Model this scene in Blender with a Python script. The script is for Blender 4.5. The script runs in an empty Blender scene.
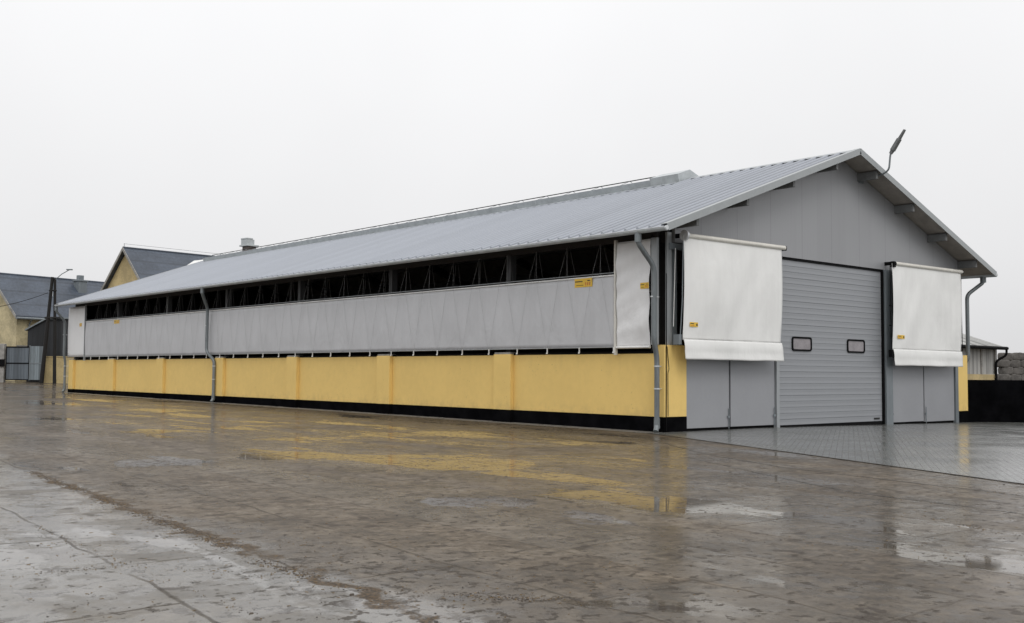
import bpy, bmesh, math, random
from math import radians as R_, sin, cos, pi
from mathutils import Vector, Matrix, noise

SC = bpy.context.scene
COL = SC.collection
random.seed(7)

# ------------------------------------------------------------------ camera
cam_d = bpy.data.cameras.new('camera')
cam = bpy.data.objects.new('camera', cam_d)
COL.objects.link(cam)
SC.camera = cam
cam_d.sensor_width = 36.0
cam_d.lens = 37.485
cam_d.clip_start = 0.1
cam_d.clip_end = 3000
CP = Vector((-19.941, -17.298, 1.42))
YAW, PITCH, ROLL = R_(-40.915), R_(3.304), R_(0.446)
_fx = Vector((-sin(YAW), cos(YAW), 0)); _rt = Vector((cos(YAW), sin(YAW), 0)); _up = Vector((0, 0, 1))
_fw = cos(PITCH)*_fx + sin(PITCH)*_up
_u = -sin(PITCH)*_fx + cos(PITCH)*_up
_r = cos(ROLL)*_rt + sin(ROLL)*_u
_u2 = -sin(ROLL)*_rt + cos(ROLL)*_u
m = Matrix.Identity(4)
for i in range(3):
    m[i][0] = _r[i]; m[i][1] = _u2[i]; m[i][2] = -_fw[i]; m[i][3] = CP[i]
cam.matrix_world = m

# ------------------------------------------------------------------ sky and sun
SUN_EL, SUN_AZ = R_(48), R_(-158)          # azimuth measured from +Y towards +X (the sun stands in front of the gable)
W = bpy.data.worlds.new('World'); SC.world = W
W.use_nodes = True
nt = W.node_tree; nt.nodes.clear()
def wn(t, **k):
    n = nt.nodes.new(t)
    for a, b in k.items(): setattr(n, a, b)
    return n
sky = wn('ShaderNodeTexSky', sky_type='NISHITA', sun_disc=False, sun_elevation=SUN_EL, sun_rotation=SUN_AZ)
sky.air_density = 2.0; sky.dust_density = 6.0
bw = wn('ShaderNodeRGBToBW'); nt.links.new(sky.outputs[0], bw.inputs[0])
tcw = wn('ShaderNodeTexCoord'); sep = wn('ShaderNodeSeparateXYZ')
nt.links.new(tcw.outputs['Generated'], sep.inputs[0])
ramp = wn('ShaderNodeValToRGB')
nt.links.new(sep.outputs['Z'], ramp.inputs[0])
SKY_STOPS = [(0.0, (7.5, 7.5, 7.58)), (0.10, (8.6, 8.6, 8.7)), (0.30, (9.8, 9.82, 9.95)), (0.6, (11.5, 11.5, 11.65)), (1.0, (13.5, 13.5, 13.7))]
els = ramp.color_ramp.elements
while len(els) < len(SKY_STOPS): els.new(0.5)
for e, (p, c) in zip(els, SKY_STOPS):
    e.position = p; e.color = (*[v/20 for v in c], 1)
nz = wn('ShaderNodeTexNoise'); nz.inputs['Scale'].default_value = 1.8; nz.inputs['Detail'].default_value = 4
nt.links.new(tcw.outputs['Generated'], nz.inputs['Vector'])
mr = wn('ShaderNodeMapRange'); mr.inputs['From Min'].default_value = .3; mr.inputs['From Max'].default_value = .7
mr.inputs['To Min'].default_value = 20*.945; mr.inputs['To Max'].default_value = 20*1.045
nt.links.new(nz.outputs[0], mr.inputs[0])
vm = wn('ShaderNodeVectorMath', operation='SCALE')
nt.links.new(ramp.outputs[0], vm.inputs[0]); nt.links.new(mr.outputs[0], vm.inputs['Scale'])
mx = wn('ShaderNodeMix', data_type='RGBA'); mx.inputs['Factor'].default_value = 0.92
nt.links.new(bw.outputs[0], mx.inputs['A']); nt.links.new(vm.outputs[0], mx.inputs['B'])
bg = wn('ShaderNodeBackground'); bg.inputs['Strength'].default_value = 0.1
nt.links.new(mx.outputs['Result'], bg.inputs['Color'])
ow = wn('ShaderNodeOutputWorld'); nt.links.new(bg.outputs[0], ow.inputs[0])

sun_d = bpy.data.lights.new('sun', 'SUN'); sun_d.energy = 0.7; sun_d.angle = R_(25); sun_d.color = (1, .97, .93)
sun = bpy.data.objects.new('sun', sun_d); COL.objects.link(sun)
sd = Vector((sin(SUN_AZ)*cos(SUN_EL), cos(SUN_AZ)*cos(SUN_EL), sin(SUN_EL)))
sun.rotation_euler = (-sd).to_track_quat('-Z', 'Y').to_euler()
sun.location = (-20, -40, 40)

SC.view_settings.view_transform = 'Standard'
try: SC.view_settings.look = 'None'
except Exception: pass
SC.view_settings.gamma = 1; SC.view_settings.use_curve_mapping = False
SC.view_settings.exposure = 0.03
SC.render.engine = 'CYCLES'
SC.cycles.use_denoising = True
SC.cycles.max_bounces = 8

# ------------------------------------------------------------------ material helper
class Mat:
    """tiny node-graph writer"""
    def __init__(s, name):
        s.m = bpy.data.materials.new(name); s.m.use_nodes = True
        s.t = s.m.node_tree; s.t.nodes.clear()
        s.out = s.n('ShaderNodeOutputMaterial'); s.b = s.n('ShaderNodeBsdfPrincipled')
        s.t.links.new(s.b.outputs[0], s.out.inputs[0])
        s.geo = s.n('ShaderNodeNewGeometry')
        s.pos = s.geo.outputs['Position']
    def n(s, t, **k):
        n = s.t.nodes.new(t)
        for a, b in k.items(): setattr(n, a, b)
        return n
    def set(s, inp, v):
        if hasattr(v, 'is_linked'): s.t.links.new(v, inp)
        elif isinstance(v, (tuple, list)) and len(v) == 3 and inp.type == 'RGBA': inp.default_value = (*v, 1)
        else: inp.default_value = v
    def mapv(s, v=None, sc=(1, 1, 1), rot=(0, 0, 0), loc=(0, 0, 0)):
        n = s.n('ShaderNodeMapping'); s.set(n.inputs['Vector'], v or s.pos)
        n.inputs['Scale'].default_value = sc; n.inputs['Rotation'].default_value = rot; n.inputs['Location'].default_value = loc
        return n.outputs[0]
    def noise(s, scale=1, detail=4, rough=.55, v=None, dist=0.0):
        n = s.n('ShaderNodeTexNoise'); s.set(n.inputs['Vector'], v or s.pos)
        n.inputs['Scale'].default_value = scale; n.inputs['Detail'].default_value = detail
        n.inputs['Roughness'].default_value = rough; n.inputs['Distortion'].default_value = dist
        return n.outputs[0]
    def math(s, op, a, b=0.0, c=None, clamp=False):
        n = s.n('ShaderNodeMath', operation=op); n.use_clamp = clamp
        s.set(n.inputs[0], a); s.set(n.inputs[1], b)
        if c is not None: s.set(n.inputs[2], c)
        return n.outputs[0]
    def rng(s, v, a, b, c=0.0, d=1.0, smooth=True):
        n = s.n('ShaderNodeMapRange'); n.interpolation_type = 'SMOOTHSTEP' if smooth else 'LINEAR'
        s.set(n.inputs[0], v)
        for i, q in zip((1, 2, 3, 4), (a, b, c, d)): s.set(n.inputs[i], q)
        return n.outputs[0]
    def mix(s, f, a, b, blend='MIX'):
        n = s.n('ShaderNodeMix', data_type='RGBA', blend_type=blend)
        s.set(n.inputs['Factor'], f); s.set(n.inputs['A'], a); s.set(n.inputs['B'], b)
        return n.outputs['Result']
    def ramp(s, f, stops):
        n = s.n('ShaderNodeValToRGB'); s.set(n.inputs[0], f); e = n.color_ramp.elements
        while len(e) < len(stops): e.new(.5)
        for k, (p, c) in zip(e, stops): k.position = p; k.color = (*c, 1)
        return n.outputs[0]
    def bump(s, h, strength=.3, dist=.02, normal=None):
        n = s.n('ShaderNodeBump'); s.set(n.inputs['Height'], h); s.set(n.inputs['Strength'], strength); s.set(n.inputs['Distance'], dist)
        if normal is not None: s.set(n.inputs['Normal'], normal)
        return n.outputs[0]
    def xyz(s, v=None):
        n = s.n('ShaderNodeSeparateXYZ'); s.set(n.inputs[0], v or s.pos); return n.outputs
    def done(s, color=None, rough=.6, metal=0.0, normal=None, spec=None, ior=None):
        if color is not None: s.set(s.b.inputs['Base Color'], color)
        s.set(s.b.inputs['Roughness'], rough); s.set(s.b.inputs['Metallic'], metal)
        if normal is not None: s.set(s.b.inputs['Normal'], normal)
        if spec is not None: s.set(s.b.inputs['Specular IOR Level'], spec)
        if ior is not None: s.set(s.b.inputs['IOR'], ior)
        return s.m

def mul(c, k): return tuple(min(1, x*k) for x in c)
def worn(name, c, rough=.55, metal=0.0, var=.12, scale=2.0, vert=False, grain=0.0, spec=None):
    """a colour with soft cloudy weathering and fine grain (dirt has its own shape, no shading)"""
    M = Mat(name)
    v = M.mapv(sc=(1, 1, .18)) if vert else M.pos
    a = M.noise(scale, 6, .6, v); b = M.noise(scale*9, 3, .6, v)
    f = M.math('ADD', M.math('MULTIPLY', a, .7), M.math('MULTIPLY', b, .3))
    col = M.mix(M.rng(f, .35, .65), mul(c, 1-var), mul(c, 1+var))
    r = M.rng(a, .3, .7, rough-.08, rough+.08)
    nrm = M.bump(M.noise(60, 3), grain, .003) if grain else None
    return M.done(col, r, metal, nrm, spec)

# ------------------------------------------------------------------ mesh helper
class MB:
    def __init__(s): s.v = []; s.f = []; s.mi = []; s.sm = []; s.cur = 0
    def face(s, pts, smooth=False):
        i = len(s.v); s.v += [tuple(p) for p in pts]; s.f.append(tuple(range(i, i+len(pts)))); s.mi.append(s.cur); s.sm.append(smooth)
    def add(s, vs, fs, smooth=False):
        i = len(s.v); s.v += [tuple(p) for p in vs]
        for f in fs: s.f.append(tuple(i+k for k in f)); s.mi.append(s.cur); s.sm.append(smooth)
    def box(s, x0, x1, y0, y1, z0, z1, M=None):
        vs = [Vector((x, y, z)) for z in (z0, z1) for y in (y0, y1) for x in (x0, x1)]
        if M is not None: vs = [M @ v for v in vs]
        s.add(vs, [(0, 2, 3, 1), (4, 5, 7, 6), (0, 1, 5, 4), (2, 6, 7, 3), (0, 4, 6, 2), (1, 3, 7, 5)])
        return s
    def prism(s, poly, axis, a, b):
        """2-D polygon extruded along an axis from a to b; poly order follows the two other axes (x,y,z order)"""
        def P(p, t):
            return {'x': (t, p[0], p[1]), 'y': (p[0], t, p[1]), 'z': (p[0], p[1], t)}[axis]
        n = len(poly)
        vs = [P(p, a) for p in poly] + [P(p, b) for p in poly]
        fs = [tuple(range(n))[::-1], tuple(range(n, 2*n))] + [(i, (i+1) % n, n+(i+1) % n, n+i) for i in range(n)]
        s.add(vs, fs); return s
    def tube(s, pts, r, seg=10, cap=True, smooth=True):
        pts = [Vector(p) for p in pts]
        rr = r if isinstance(r, (list, tuple)) else [r]*len(pts)
        rings = []
        up0 = None
        for i, p in enumerate(pts):
            d = (pts[min(i+1, len(pts)-1)] - pts[max(i-1, 0)]).normalized()
            if up0 is None:
                up0 = Vector((0, 0, 1)) if abs(d.z) < .9 else Vector((1, 0, 0))
            a = d.cross(up0).normalized(); b = a.cross(d).normalized(); up0 = b
            rings.append([p + rr[i]*(cos(2*pi*k/seg)*a + sin(2*pi*k/seg)*b) for k in range(seg)])
        i0 = len(s.v)
        vs = [q for g in rings for q in g]
        fs = [(i*seg+k, i*seg+(k+1) % seg, (i+1)*seg+(k+1) % seg, (i+1)*seg+k) for i in range(len(pts)-1) for k in range(seg)]
        s.add(vs, fs, smooth)
        if cap:
            s.face(rings[0][::-1]); s.face(rings[-1])
        return s
    def grid(s, fn, nu, nv, smooth=True, thick=None):
        vs = [fn(i/nu, j/nv) for j in range(nv+1) for i in range(nu+1)]
        fs = [(j*(nu+1)+i, j*(nu+1)+i+1, (j+1)*(nu+1)+i+1, (j+1)*(nu+1)+i) for j in range(nv) for i in range(nu)]
        s.add(vs, fs, smooth); return s
    def build(s, name, mat, parent=None, bevel=0.0, solid=0.0):
        me = bpy.data.meshes.new(name)
        me.from_pydata(s.v, [], s.f)
        mats = mat if isinstance(mat, (list, tuple)) else [mat]
        for q in mats: me.materials.append(q)
        me.polygons.foreach_set('material_index', s.mi)
        me.polygons.foreach_set('use_smooth', s.sm)
        bm = bmesh.new(); bm.from_mesh(me)
        if not solid: bmesh.ops.recalc_face_normals(bm, faces=bm.faces)
        bm.to_mesh(me); bm.free()
        me.update()
        o = bpy.data.objects.new(name, me); COL.objects.link(o)
        if parent is not None: o.parent = parent
        if solid:
            mod = o.modifiers.new('solid', 'SOLIDIFY'); mod.thickness = solid; mod.offset = 0
        if bevel:
            mod = o.modifiers.new('bevel', 'BEVEL'); mod.width = bevel; mod.segments = 2; mod.limit_method = 'ANGLE'; mod.angle_limit = R_(40)
        return o

def thing(name, label, cat, loc=(0, 0, 0), rz=0, group=None):
    o = bpy.data.objects.new(name, None); COL.objects.link(o)
    o.location = loc; o.rotation_euler = (0, 0, rz); o.empty_display_size = .3
    o['label'] = label; o['category'] = cat
    if group: o['group'] = group
    return o
def tag(o, label, cat, group=None, kind=None):
    o['label'] = label; o['category'] = cat
    if group: o['group'] = group
    if kind: o['kind'] = kind
    return o
def bends(pts, r=.12, n=5):
    """round the corners of a polyline"""
    pts = [Vector(p) for p in pts]; out = [pts[0]]
    for i in range(1, len(pts)-1):
        a, b, c = pts[i-1], pts[i], pts[i+1]
        d1, d2 = (a-b), (c-b); k = min(r, d1.length*.45, d2.length*.45)
        p1, p2 = b+d1.normalized()*k, b+d2.normalized()*k
        for j in range(n+1):
            t = j/n; out.append((1-t)**2*p1 + 2*t*(1-t)*b + t*t*p2)
    out.append(pts[-1]); return out

# ------------------------------------------------------------------ materials
# wet concrete yard ---------------------------------------------------
def mul_node(M, c, k):
    n = M.n('ShaderNodeVectorMath', operation='SCALE'); M.set(n.inputs[0], c); n.inputs['Scale'].default_value = k
    return n.outputs[0]
def make_yard():
    M = Mat('wet_yard_concrete')
    wv = M.n('ShaderNodeTexNoise'); wv.inputs['Scale'].default_value = .8; wv.inputs['Detail'].default_value = 4
    M.set(wv.inputs['Vector'], M.pos)
    sc = M.n('ShaderNodeVectorMath', operation='SCALE'); M.set(sc.inputs[0], wv.outputs['Color']); sc.inputs['Scale'].default_value = .24
    wp = M.n('ShaderNodeVectorMath', operation='ADD'); M.set(wp.inputs[0], M.pos); M.set(wp.inputs[1], sc.outputs[0])
    wpos = M.mapv(wp.outputs[0], loc=(-.12, -.12, 0))
    big = M.noise(.16, 4, .5)
    mid = M.noise(.9, 9, .62, dist=.4)
    fine = M.noise(7, 8, .72)
    grit = M.noise(38, 4, .7)
    swept = M.mapv(loc=(6, 1, 0))              # squeegee / wheel marks drawn across the slabs
    streak = M.noise(1.1, 9, .6, swept, .3)
    streak2 = M.noise(3.6, 9, .66, M.mapv(loc=(4, 2, 0)), .3)
    X = M.xyz(wpos)
    # road slabs 1.05 x 3 m; a = distance across the joints, t = along
    line = M.math('ADD', M.math('ADD', X[0], 15.06), M.math('MULTIPLY', X[1], -.092))
    cb = M.n('ShaderNodeCombineXYZ'); M.set(cb.inputs[0], M.math('ADD', X[1], 9.5)); M.set(cb.inputs[1], line)
    b = M.n('ShaderNodeTexBrick'); M.set(b.inputs['Vector'], cb.outputs[0]); b.offset = .5
    b.inputs['Scale'].default_value = 1; b.inputs['Brick Width'].default_value = 3; b.inputs['Row Height'].default_value = 1.05
    b.inputs['Mortar Size'].default_value = .024; b.inputs['Mortar Smooth'].default_value = .8
    b.inputs['Color1'].default_value = (0, 0, 0, 1); b.inputs['Color2'].default_value = (1, 1, 1, 1)
    jmask = M.math('MULTIPLY', b.outputs['Fac'], M.math('MULTIPLY', M.rng(M.noise(.9, 6, .65), .36, .54), M.rng(line, .6, 2.2, 1.0, .6)))
    tone = M.n('ShaderNodeSeparateColor'); M.set(tone.inputs[0], b.outputs['Color'])
    f = M.math('ADD', M.math('MULTIPLY', mid, .25), M.math('ADD', M.math('MULTIPLY', fine, .45), M.math('MULTIPLY', streak, .3)))
    col = M.ramp(M.rng(f, .39, .61), [(0, (.044, .031, .018)), (.35, (.086, .064, .041)), (.62, (.122, .095, .065)), (1, (.19, .158, .12))])
    col = M.mix(M.math('MULTIPLY', tone.outputs[0], .22), col, (.165, .150, .122))
    spk = M.noise(2.6, 9, .62, M.mapv(loc=(1, 5, 0)), .3)
    col = M.mix(M.math('ADD', M.math('MULTIPLY', M.rng(spk, .40, .60), .5), M.math('MULTIPLY', M.rng(M.noise(2.1, 10, .66, M.mapv(loc=(11, 4, 0)), .6), .485, .525), .5)), mul_node(M, col, .85), mul_node(M, col, 1.15))
    pale = M.rng(M.math('ADD', line, M.math('MULTIPLY', M.math('SUBTRACT', mid, .5), 1.2)), .3, -.25)
    col = M.mix(M.math('MULTIPLY', pale, .50), col, (.185, .178, .160))
    # mud film in patches, streaks and flecks
    mud = M.rng(streak, .54, .60)
    col = M.mix(M.math('MULTIPLY', mud, .32), col, (.055, .036, .021))
    mud2 = M.rng(streak2, .58, .61)
    col = M.mix(M.math('MULTIPLY', mud2, .75), col, (.040, .027, .018))
    fleck = M.rng(M.noise(8, 7, .70, M.mapv(loc=(2, 8, 0))), M.rng(big, .4, .6, .585, .545), M.rng(big, .4, .6, .61, .57))
    col = M.mix(M.math('MULTIPLY', fleck, .85), col, (.032, .021, .011))
    col = M.mix(M.rng(M.noise(25, 4, .7, M.mapv(loc=(3, 9, 0))), .62, .72, 0, .5), col, (.22, .20, .175))
    col = M.mix(M.math('MULTIPLY', jmask, .62), col, (.030, .022, .014))
    # ridge of dirt washed along the first joint
    ab = M.math('ABSOLUTE', M.math('ADD', line, M.math('MULTIPLY', M.math('SUBTRACT', spk, .5), .75)))
    Y0 = M.xyz()[1]
    dl = M.math('MULTIPLY', M.rng(ab, .11, .05), M.math('MULTIPLY', M.rng(Y0, -.6, -2.0), M.rng(M.noise(1.6, 5, .7), .36, .52)))
    col = M.mix(M.math('MULTIPLY', dl, .9), col, M.mix(M.rng(grit, .42, .58), (.022, .014, .008), (.13, .080, .034)))
    # standing water: loose noise shapes plus the pools seen along the barn
    pm = M.noise(.42, 7, .58, M.mapv(sc=(1.5, .6, 1), rot=(0, 0, R_(41)), loc=(2.3, 5.1, 0)), dist=.4)
    pools = [(-10.9, -4.4, 2.6, .8), (-11.9, -8.2, 2.8, 1.0), (-11.75, -9.7, 2.0, .7), (-12.1, -1.4, 2.6, .9),              (-12.0, -13.5, .9, .6), (-6.6, 2.6, 3.0, .8), (-8.5, 7, 3.2, 1.1), (-4.5, -1.9, 2.0, .6), (-5.5, 14, 3.0, 1.2)]
    for (px, py, rx, ry) in pools:
        d = M.n('ShaderNodeVectorMath', operation='SUBTRACT'); M.set(d.inputs[0], wpos); d.inputs[1].default_value = (px, py, 0)
        q = M.mapv(d.outputs[0], rot=(0, 0, R_(42)), sc=(1/rx, 1/ry, 0))
        L = M.n('ShaderNodeVectorMath', operation='LENGTH'); M.set(L.inputs[0], q)
        pm = M.math('ADD', pm, M.rng(L.outputs['Value'], 1.35, .1, 0, .12))
    edge = M.math('ADD', pm, M.math('ADD', M.math('MULTIPLY', M.math('SUBTRACT', streak2, .5), .16), M.math('MULTIPLY', M.math('SUBTRACT', fine, .5), .10)))
    edge = M.math('ADD', edge, M.math('MULTIPLY', M.rng(line, 2.0, 4.5), .035))
    edge = M.math('ADD', edge, M.math('MULTIPLY', M.math('SUBTRACT', tone.outputs[0], .5), .05))
    pud = M.rng(edge, .60, .64)
    damp = M.rng(edge, .34, .56)
    pud = M.math('MULTIPLY', pud, M.math('SUBTRACT', 1.0, M.math('MULTIPLY', fleck, .6)))
    col = M.mix(M.math('MULTIPLY', damp, .45), col, M.mix(.6, col, (.032, .026, .019)))
    h = M.math('ADD', M.math('MULTIPLY', fine, .55), M.math('ADD', M.math('MULTIPLY', grit, .25), M.math('MULTIPLY', mid, .6)))
    h = M.math('SUBTRACT', M.math('ADD', h, M.math('MULTIPLY', dl, .5)), M.math('MULTIPLY', jmask, .6))
    nb = M.bump(h, M.rng(damp, 0, 1, .55, .3), .03)
    ripple = M.noise(3.2, 3, .5)
    nc = M.bump(M.math('ADD', h, 0.0), M.math('MULTIPLY', M.math('SUBTRACT', 1.0, M.math('MULTIPLY', pud, .97)), M.rng(damp, 0, 1, .26, .10)), .03)
    P = M.b.inputs
    film = M.math('ADD', M.rng(damp, 0, 1, .30, .64), M.math('MULTIPLY', pud, .24))
    film = M.math('MULTIPLY', film, M.math('MULTIPLY', M.rng(fine, .34, .62, 1.15, .62), M.math('ADD', M.rng(spk, .45, .56, .85, 1.12), M.math('MULTIPLY', pud, .25))))
    film = M.math('MULTIPLY', film, M.math('SUBTRACT', 1.0, M.math('MULTIPLY', M.math('MAXIMUM', fleck, M.math('MULTIPLY', mud2, .7)), .75)))
    film = M.math('MULTIPLY', film, M.rng(tone.outputs[0], 0, 1, .78, 1.2))
    film = M.math('ADD', film, M.math('MULTIPLY', pale, M.rng(M.noise(1.5, 9, .6, M.mapv(loc=(5, 5, 0)), .4), .45, .53, .10, .72)))
    film = M.math('MULTIPLY', film, M.math('SUBTRACT', 1.0, M.math('MULTIPLY', M.math('MAXIMUM', dl, M.math('MULTIPLY', jmask, .75)), .92)), clamp=True)
    M.set(P['Coat Weight'], film)
    M.set(P['Coat Roughness'], M.rng(pud, 0, 1, M.rng(damp, 0, 1, .24, .125), .04))
    P['Coat IOR'].default_value = 1.33
    M.set(P['Coat Normal'], nc)
    return M.done(col, .65, 0, nb, spec=.18)

def make_strip(name, c, rough=.2, bump=.12):
    M = Mat(name)
    a = M.noise(1.1, 7, .6); b = M.noise(9, 6, .7); g = M.noise(50, 3, .7)
    f = M.math('ADD', M.math('MULTIPLY', a, .55), M.math('MULTIPLY', b, .45))
    col = M.mix(M.rng(f, .35, .65), mul(c, .62), mul(c, 1.2))
    col = M.mix(M.rng(b, .60, .7, 0, .6), col, (.055, .04, .028))
    col = M.mix(M.rng(g, .62, .72, 0, .5), col, (.04, .033, .026))
    wet = M.rng(a, .42, .6)
    return M.done(col, M.math('ADD', M.rng(wet, 0, 1, rough+.12, rough-.1), M.math('MULTIPLY', b, .12)), 0, M.bump(M.math('ADD', b, M.math('MULTIPLY', g, .3)), bump, .02), ior=1.4)

def make_paving():
    M = Mat('block_paving')
    v = M.mapv(rot=(0, 0, R_(-31.5)), sc=(1, 1, 0))
    b = M.n('ShaderNodeTexBrick'); M.set(b.inputs['Vector'], v); b.offset = .5
    b.inputs['Scale'].default_value = 1; b.inputs['Brick Width'].default_value = .22; b.inputs['Row Height'].default_value = .11
    b.inputs['Mortar Size'].default_value = .010; b.inputs['Mortar Smooth'].default_value = .5
    b.inputs['Color1'].default_value = (.095, .099, .093, 1); b.inputs['Color2'].default_value = (.150, .153, .145, 1); b.inputs['Mortar'].default_value = (.085, .083, .076, 1)
    a = M.noise(.5, 6, .6); f = M.noise(14, 5, .7)
    col = M.mix(M.rng(a, .3, .7, 0, .3), b.outputs['Color'], (.085, .086, .076), 'MIX')
    col = M.mix(M.rng(f, .56, .64, 0, .5), col, (.045, .04, .032))
    h = M.math('SUBTRACT', M.math('MULTIPLY', f, .2), M.math('MULTIPLY', b.outputs['Fac'], .9))
    P = M.b.inputs
    M.set(P['Coat Weight'], M.math('MULTIPLY', M.rng(f, .42, .60, 1.0, .8), M.math('SUBTRACT', 1.0, M.math('MULTIPLY', b.outputs['Fac'], .28))))
    M.set(P['Coat Roughness'], M.rng(a, .35, .65, .13, .24)); P['Coat IOR'].default_value = 1.36
    M.set(P['Coat Normal'], M.bump(h, .09, .012))
    return M.done(col, .6, 0, M.bump(h, .25, .012), spec=.2)

def make_yellow():
    M = Mat('yellow_render')
    a = M.noise(.7, 6, .6); b = M.noise(5, 5, .6); g = M.noise(90, 2, .6)
    c = (.83, .585, .195)
    col = M.mix(M.rng(M.math('ADD', M.math('MULTIPLY', a, .6), M.math('MULTIPLY', b, .4)), .35, .65), mul(c, .96), mul(c, 1.03))
    Z = M.xyz()[2]
    # splash dirt thrown up by rain in an uneven band above the plinth, and thin runs below the coping
    sp = M.math('MULTIPLY', M.rng(Z, .75, .36), M.rng(M.noise(3.5, 7, .7), .42, .66))
    col = M.mix(M.math('MULTIPLY', sp, .22), col, (.24, .18, .10))
    run = M.math('MULTIPLY', M.rng(Z, 1.2, 2.1), M.rng(M.noise(3.2, 4, .6, M.mapv(sc=(1, 1, .06))), .54, .68))
    col = M.mix(M.math('MULTIPLY', run, .09), col, (.28, .20, .10))
    sp2 = M.math('MULTIPLY', M.rng(M.noise(22, 2, .5), .70, .74), M.rng(M.noise(.8, 2, .5), .5, .62))
    col = M.mix(M.math('MULTIPLY', sp2, .55), col, (.16, .11, .05))
    return M.done(col, .75, 0, M.bump(M.math('ADD', g, M.math('MULTIPLY', b, .6)), .12, .006))

def make_black(name='black_bitumen', c=(.0035, .0035, .004)):
    M = Mat(name)
    a = M.noise(2, 6, .65); g = M.noise(30, 3, .6)
    col = M.mix(M.rng(a, .35, .7), c, mul(c, 2.0))
    col = M.mix(M.rng(M.noise(7, 6, .7), .64, .78, 0, .25), col, (.025, .022, .018))
    return M.done(col, M.rng(a, .3, .7, .45, .7), 0, M.bump(g, .25, .006), spec=.0)

OV, RIB = .70, 43.48/109
def make_roof(name, c, rough=.42):
    M = Mat(name)
    X = M.xyz()
    sheet = M.math('FLOOR', X[1], 0)
    wn_ = M.n('ShaderNodeTexWhiteNoise', noise_dimensions='1D'); M.set(wn_.inputs['W'], sheet)
    a = M.noise(.5, 6, .6, M.mapv(sc=(.35, 1.6, 1))); b = M.noise(6, 5, .6, M.mapv(sc=(.25, 2, 1)))
    f = M.math('ADD', M.math('MULTIPLY', wn_.outputs[0], .45), M.math('ADD', M.math('MULTIPLY', a, .35), M.math('MULTIPLY', b, .2)))
    col = M.mix(M.rng(f, .2, .75), mul(c, .955), mul(c, 1.03))
    # darker lines along the foot of each rib and a darker lap every second sheet
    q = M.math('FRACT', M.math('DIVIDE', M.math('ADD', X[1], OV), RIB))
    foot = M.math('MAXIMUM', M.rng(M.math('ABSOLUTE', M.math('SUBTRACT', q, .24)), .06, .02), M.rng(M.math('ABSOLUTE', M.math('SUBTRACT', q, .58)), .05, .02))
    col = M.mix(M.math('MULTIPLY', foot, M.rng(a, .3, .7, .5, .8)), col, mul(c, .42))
    return M.done(col, M.rng(b, .3, .7, rough-.08, rough+.1), .15, M.bump(b, .05, .01))

def make_vinyl(name, c, wrinkle=.5, scale=1.0, dirt=.12, seams=0.0):
    M = Mat(name)
    w = M.noise(1.1*scale, 4, .5, M.mapv(sc=(1, 1, .45), rot=(0, R_(25), 0)), dist=1.6)
    w2 = M.noise(4*scale, 3, .5, M.mapv(sc=(1, 1, .55), rot=(R_(-20), R_(-18), 0)), dist=.8)
    a = M.noise(.9, 5, .6); b = M.noise(3, 6, .65, M.mapv(sc=(1.4, 1.4, .10)))
    f = M.math('ADD', M.math('MULTIPLY', a, .5), M.math('MULTIPLY', b, .5))
    col = M.mix(M.rng(f, .36, .68), mul(c, 1.03), mul(c, 1-dirt))
    h = M.math('ADD', w, M.math('MULTIPLY', w2, .35))
    return M.done(col, .48, 0, M.bump(h, wrinkle, .07))

def make_cladding():
    M = Mat('grey_panel_cladding')
    X = M.xyz()
    c = (.305, .31, .322)
    seam = M.math('ABSOLUTE', M.math('SUBTRACT', M.math('FRACT', M.math('DIVIDE', M.math('ADD', X[0], .07), 1.49)), .5))
    line = M.rng(seam, .492, .497)
    micro = M.math('SINE', M.math('MULTIPLY', X[0], 2*pi/.075))
    fl = M.math('FLOOR', M.math('DIVIDE', M.math('SUBTRACT', X[0], .675), 1.49), 0)
    wnz = M.n('ShaderNodeTexWhiteNoise', noise_dimensions='1D'); M.set(wnz.inputs['W'], fl)
    a = M.noise(.8, 5, .6, M.mapv(sc=(1, 1, .35)))
    f = M.math('ADD', M.math('MULTIPLY', wnz.outputs[0], .5), M.math('MULTIPLY', a, .5))
    col = M.mix(M.rng(f, .15, .85), mul(c, .97), mul(c, 1.03))
    run = M.rng(M.noise(2.4, 5, .6, M.mapv(sc=(1, 1, .05))), .56, .72, 0, .14)
    col = M.mix(run, col, mul(c, .72))
    col = M.mix(M.math('MULTIPLY', line, .45), col, (.12, .12, .125))
    return M.done(col, .42, .1, M.bump(M.math('ADD', micro, M.math('MULTIPLY', line, -3)), .12, .004))

def make_tiles(name, c, ang):
    M = Mat(name)
    v = M.mapv(rot=(0, 0, ang))
    X = M.xyz(v)
    row = M.math('FRACT', M.math('DIVIDE', X[2], .26)); colm = M.math('FRACT', M.math('DIVIDE', X[0], .32))
    ln = M.math('MAXIMUM', M.rng(row, .82, .97), M.math('MULTIPLY', M.rng(colm, .85, .97), .5))
    big = M.math('LESS_THAN', M.math('FRACT', M.math('DIVIDE', X[2], 1.04)), .12)
    a = M.noise(.35, 6, .65, M.mapv(sc=(1, 1, 2.2))); b = M.noise(5, 4, .6)
    col = M.mix(M.rng(M.math('ADD', M.math('MULTIPLY', a, .6), M.math('MULTIPLY', b, .4)), .35, .65), mul(c, .72), mul(c, 1.35))
    col = M.mix(M.math('MULTIPLY', ln, .5), col, mul(c, .45))
    col = M.mix(M.math('MULTIPLY', big, .45), col, mul(c, .4))
    return M.done(col, .5, 0, M.bump(M.math('SUBTRACT', 0, ln), .4, .02))

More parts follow.
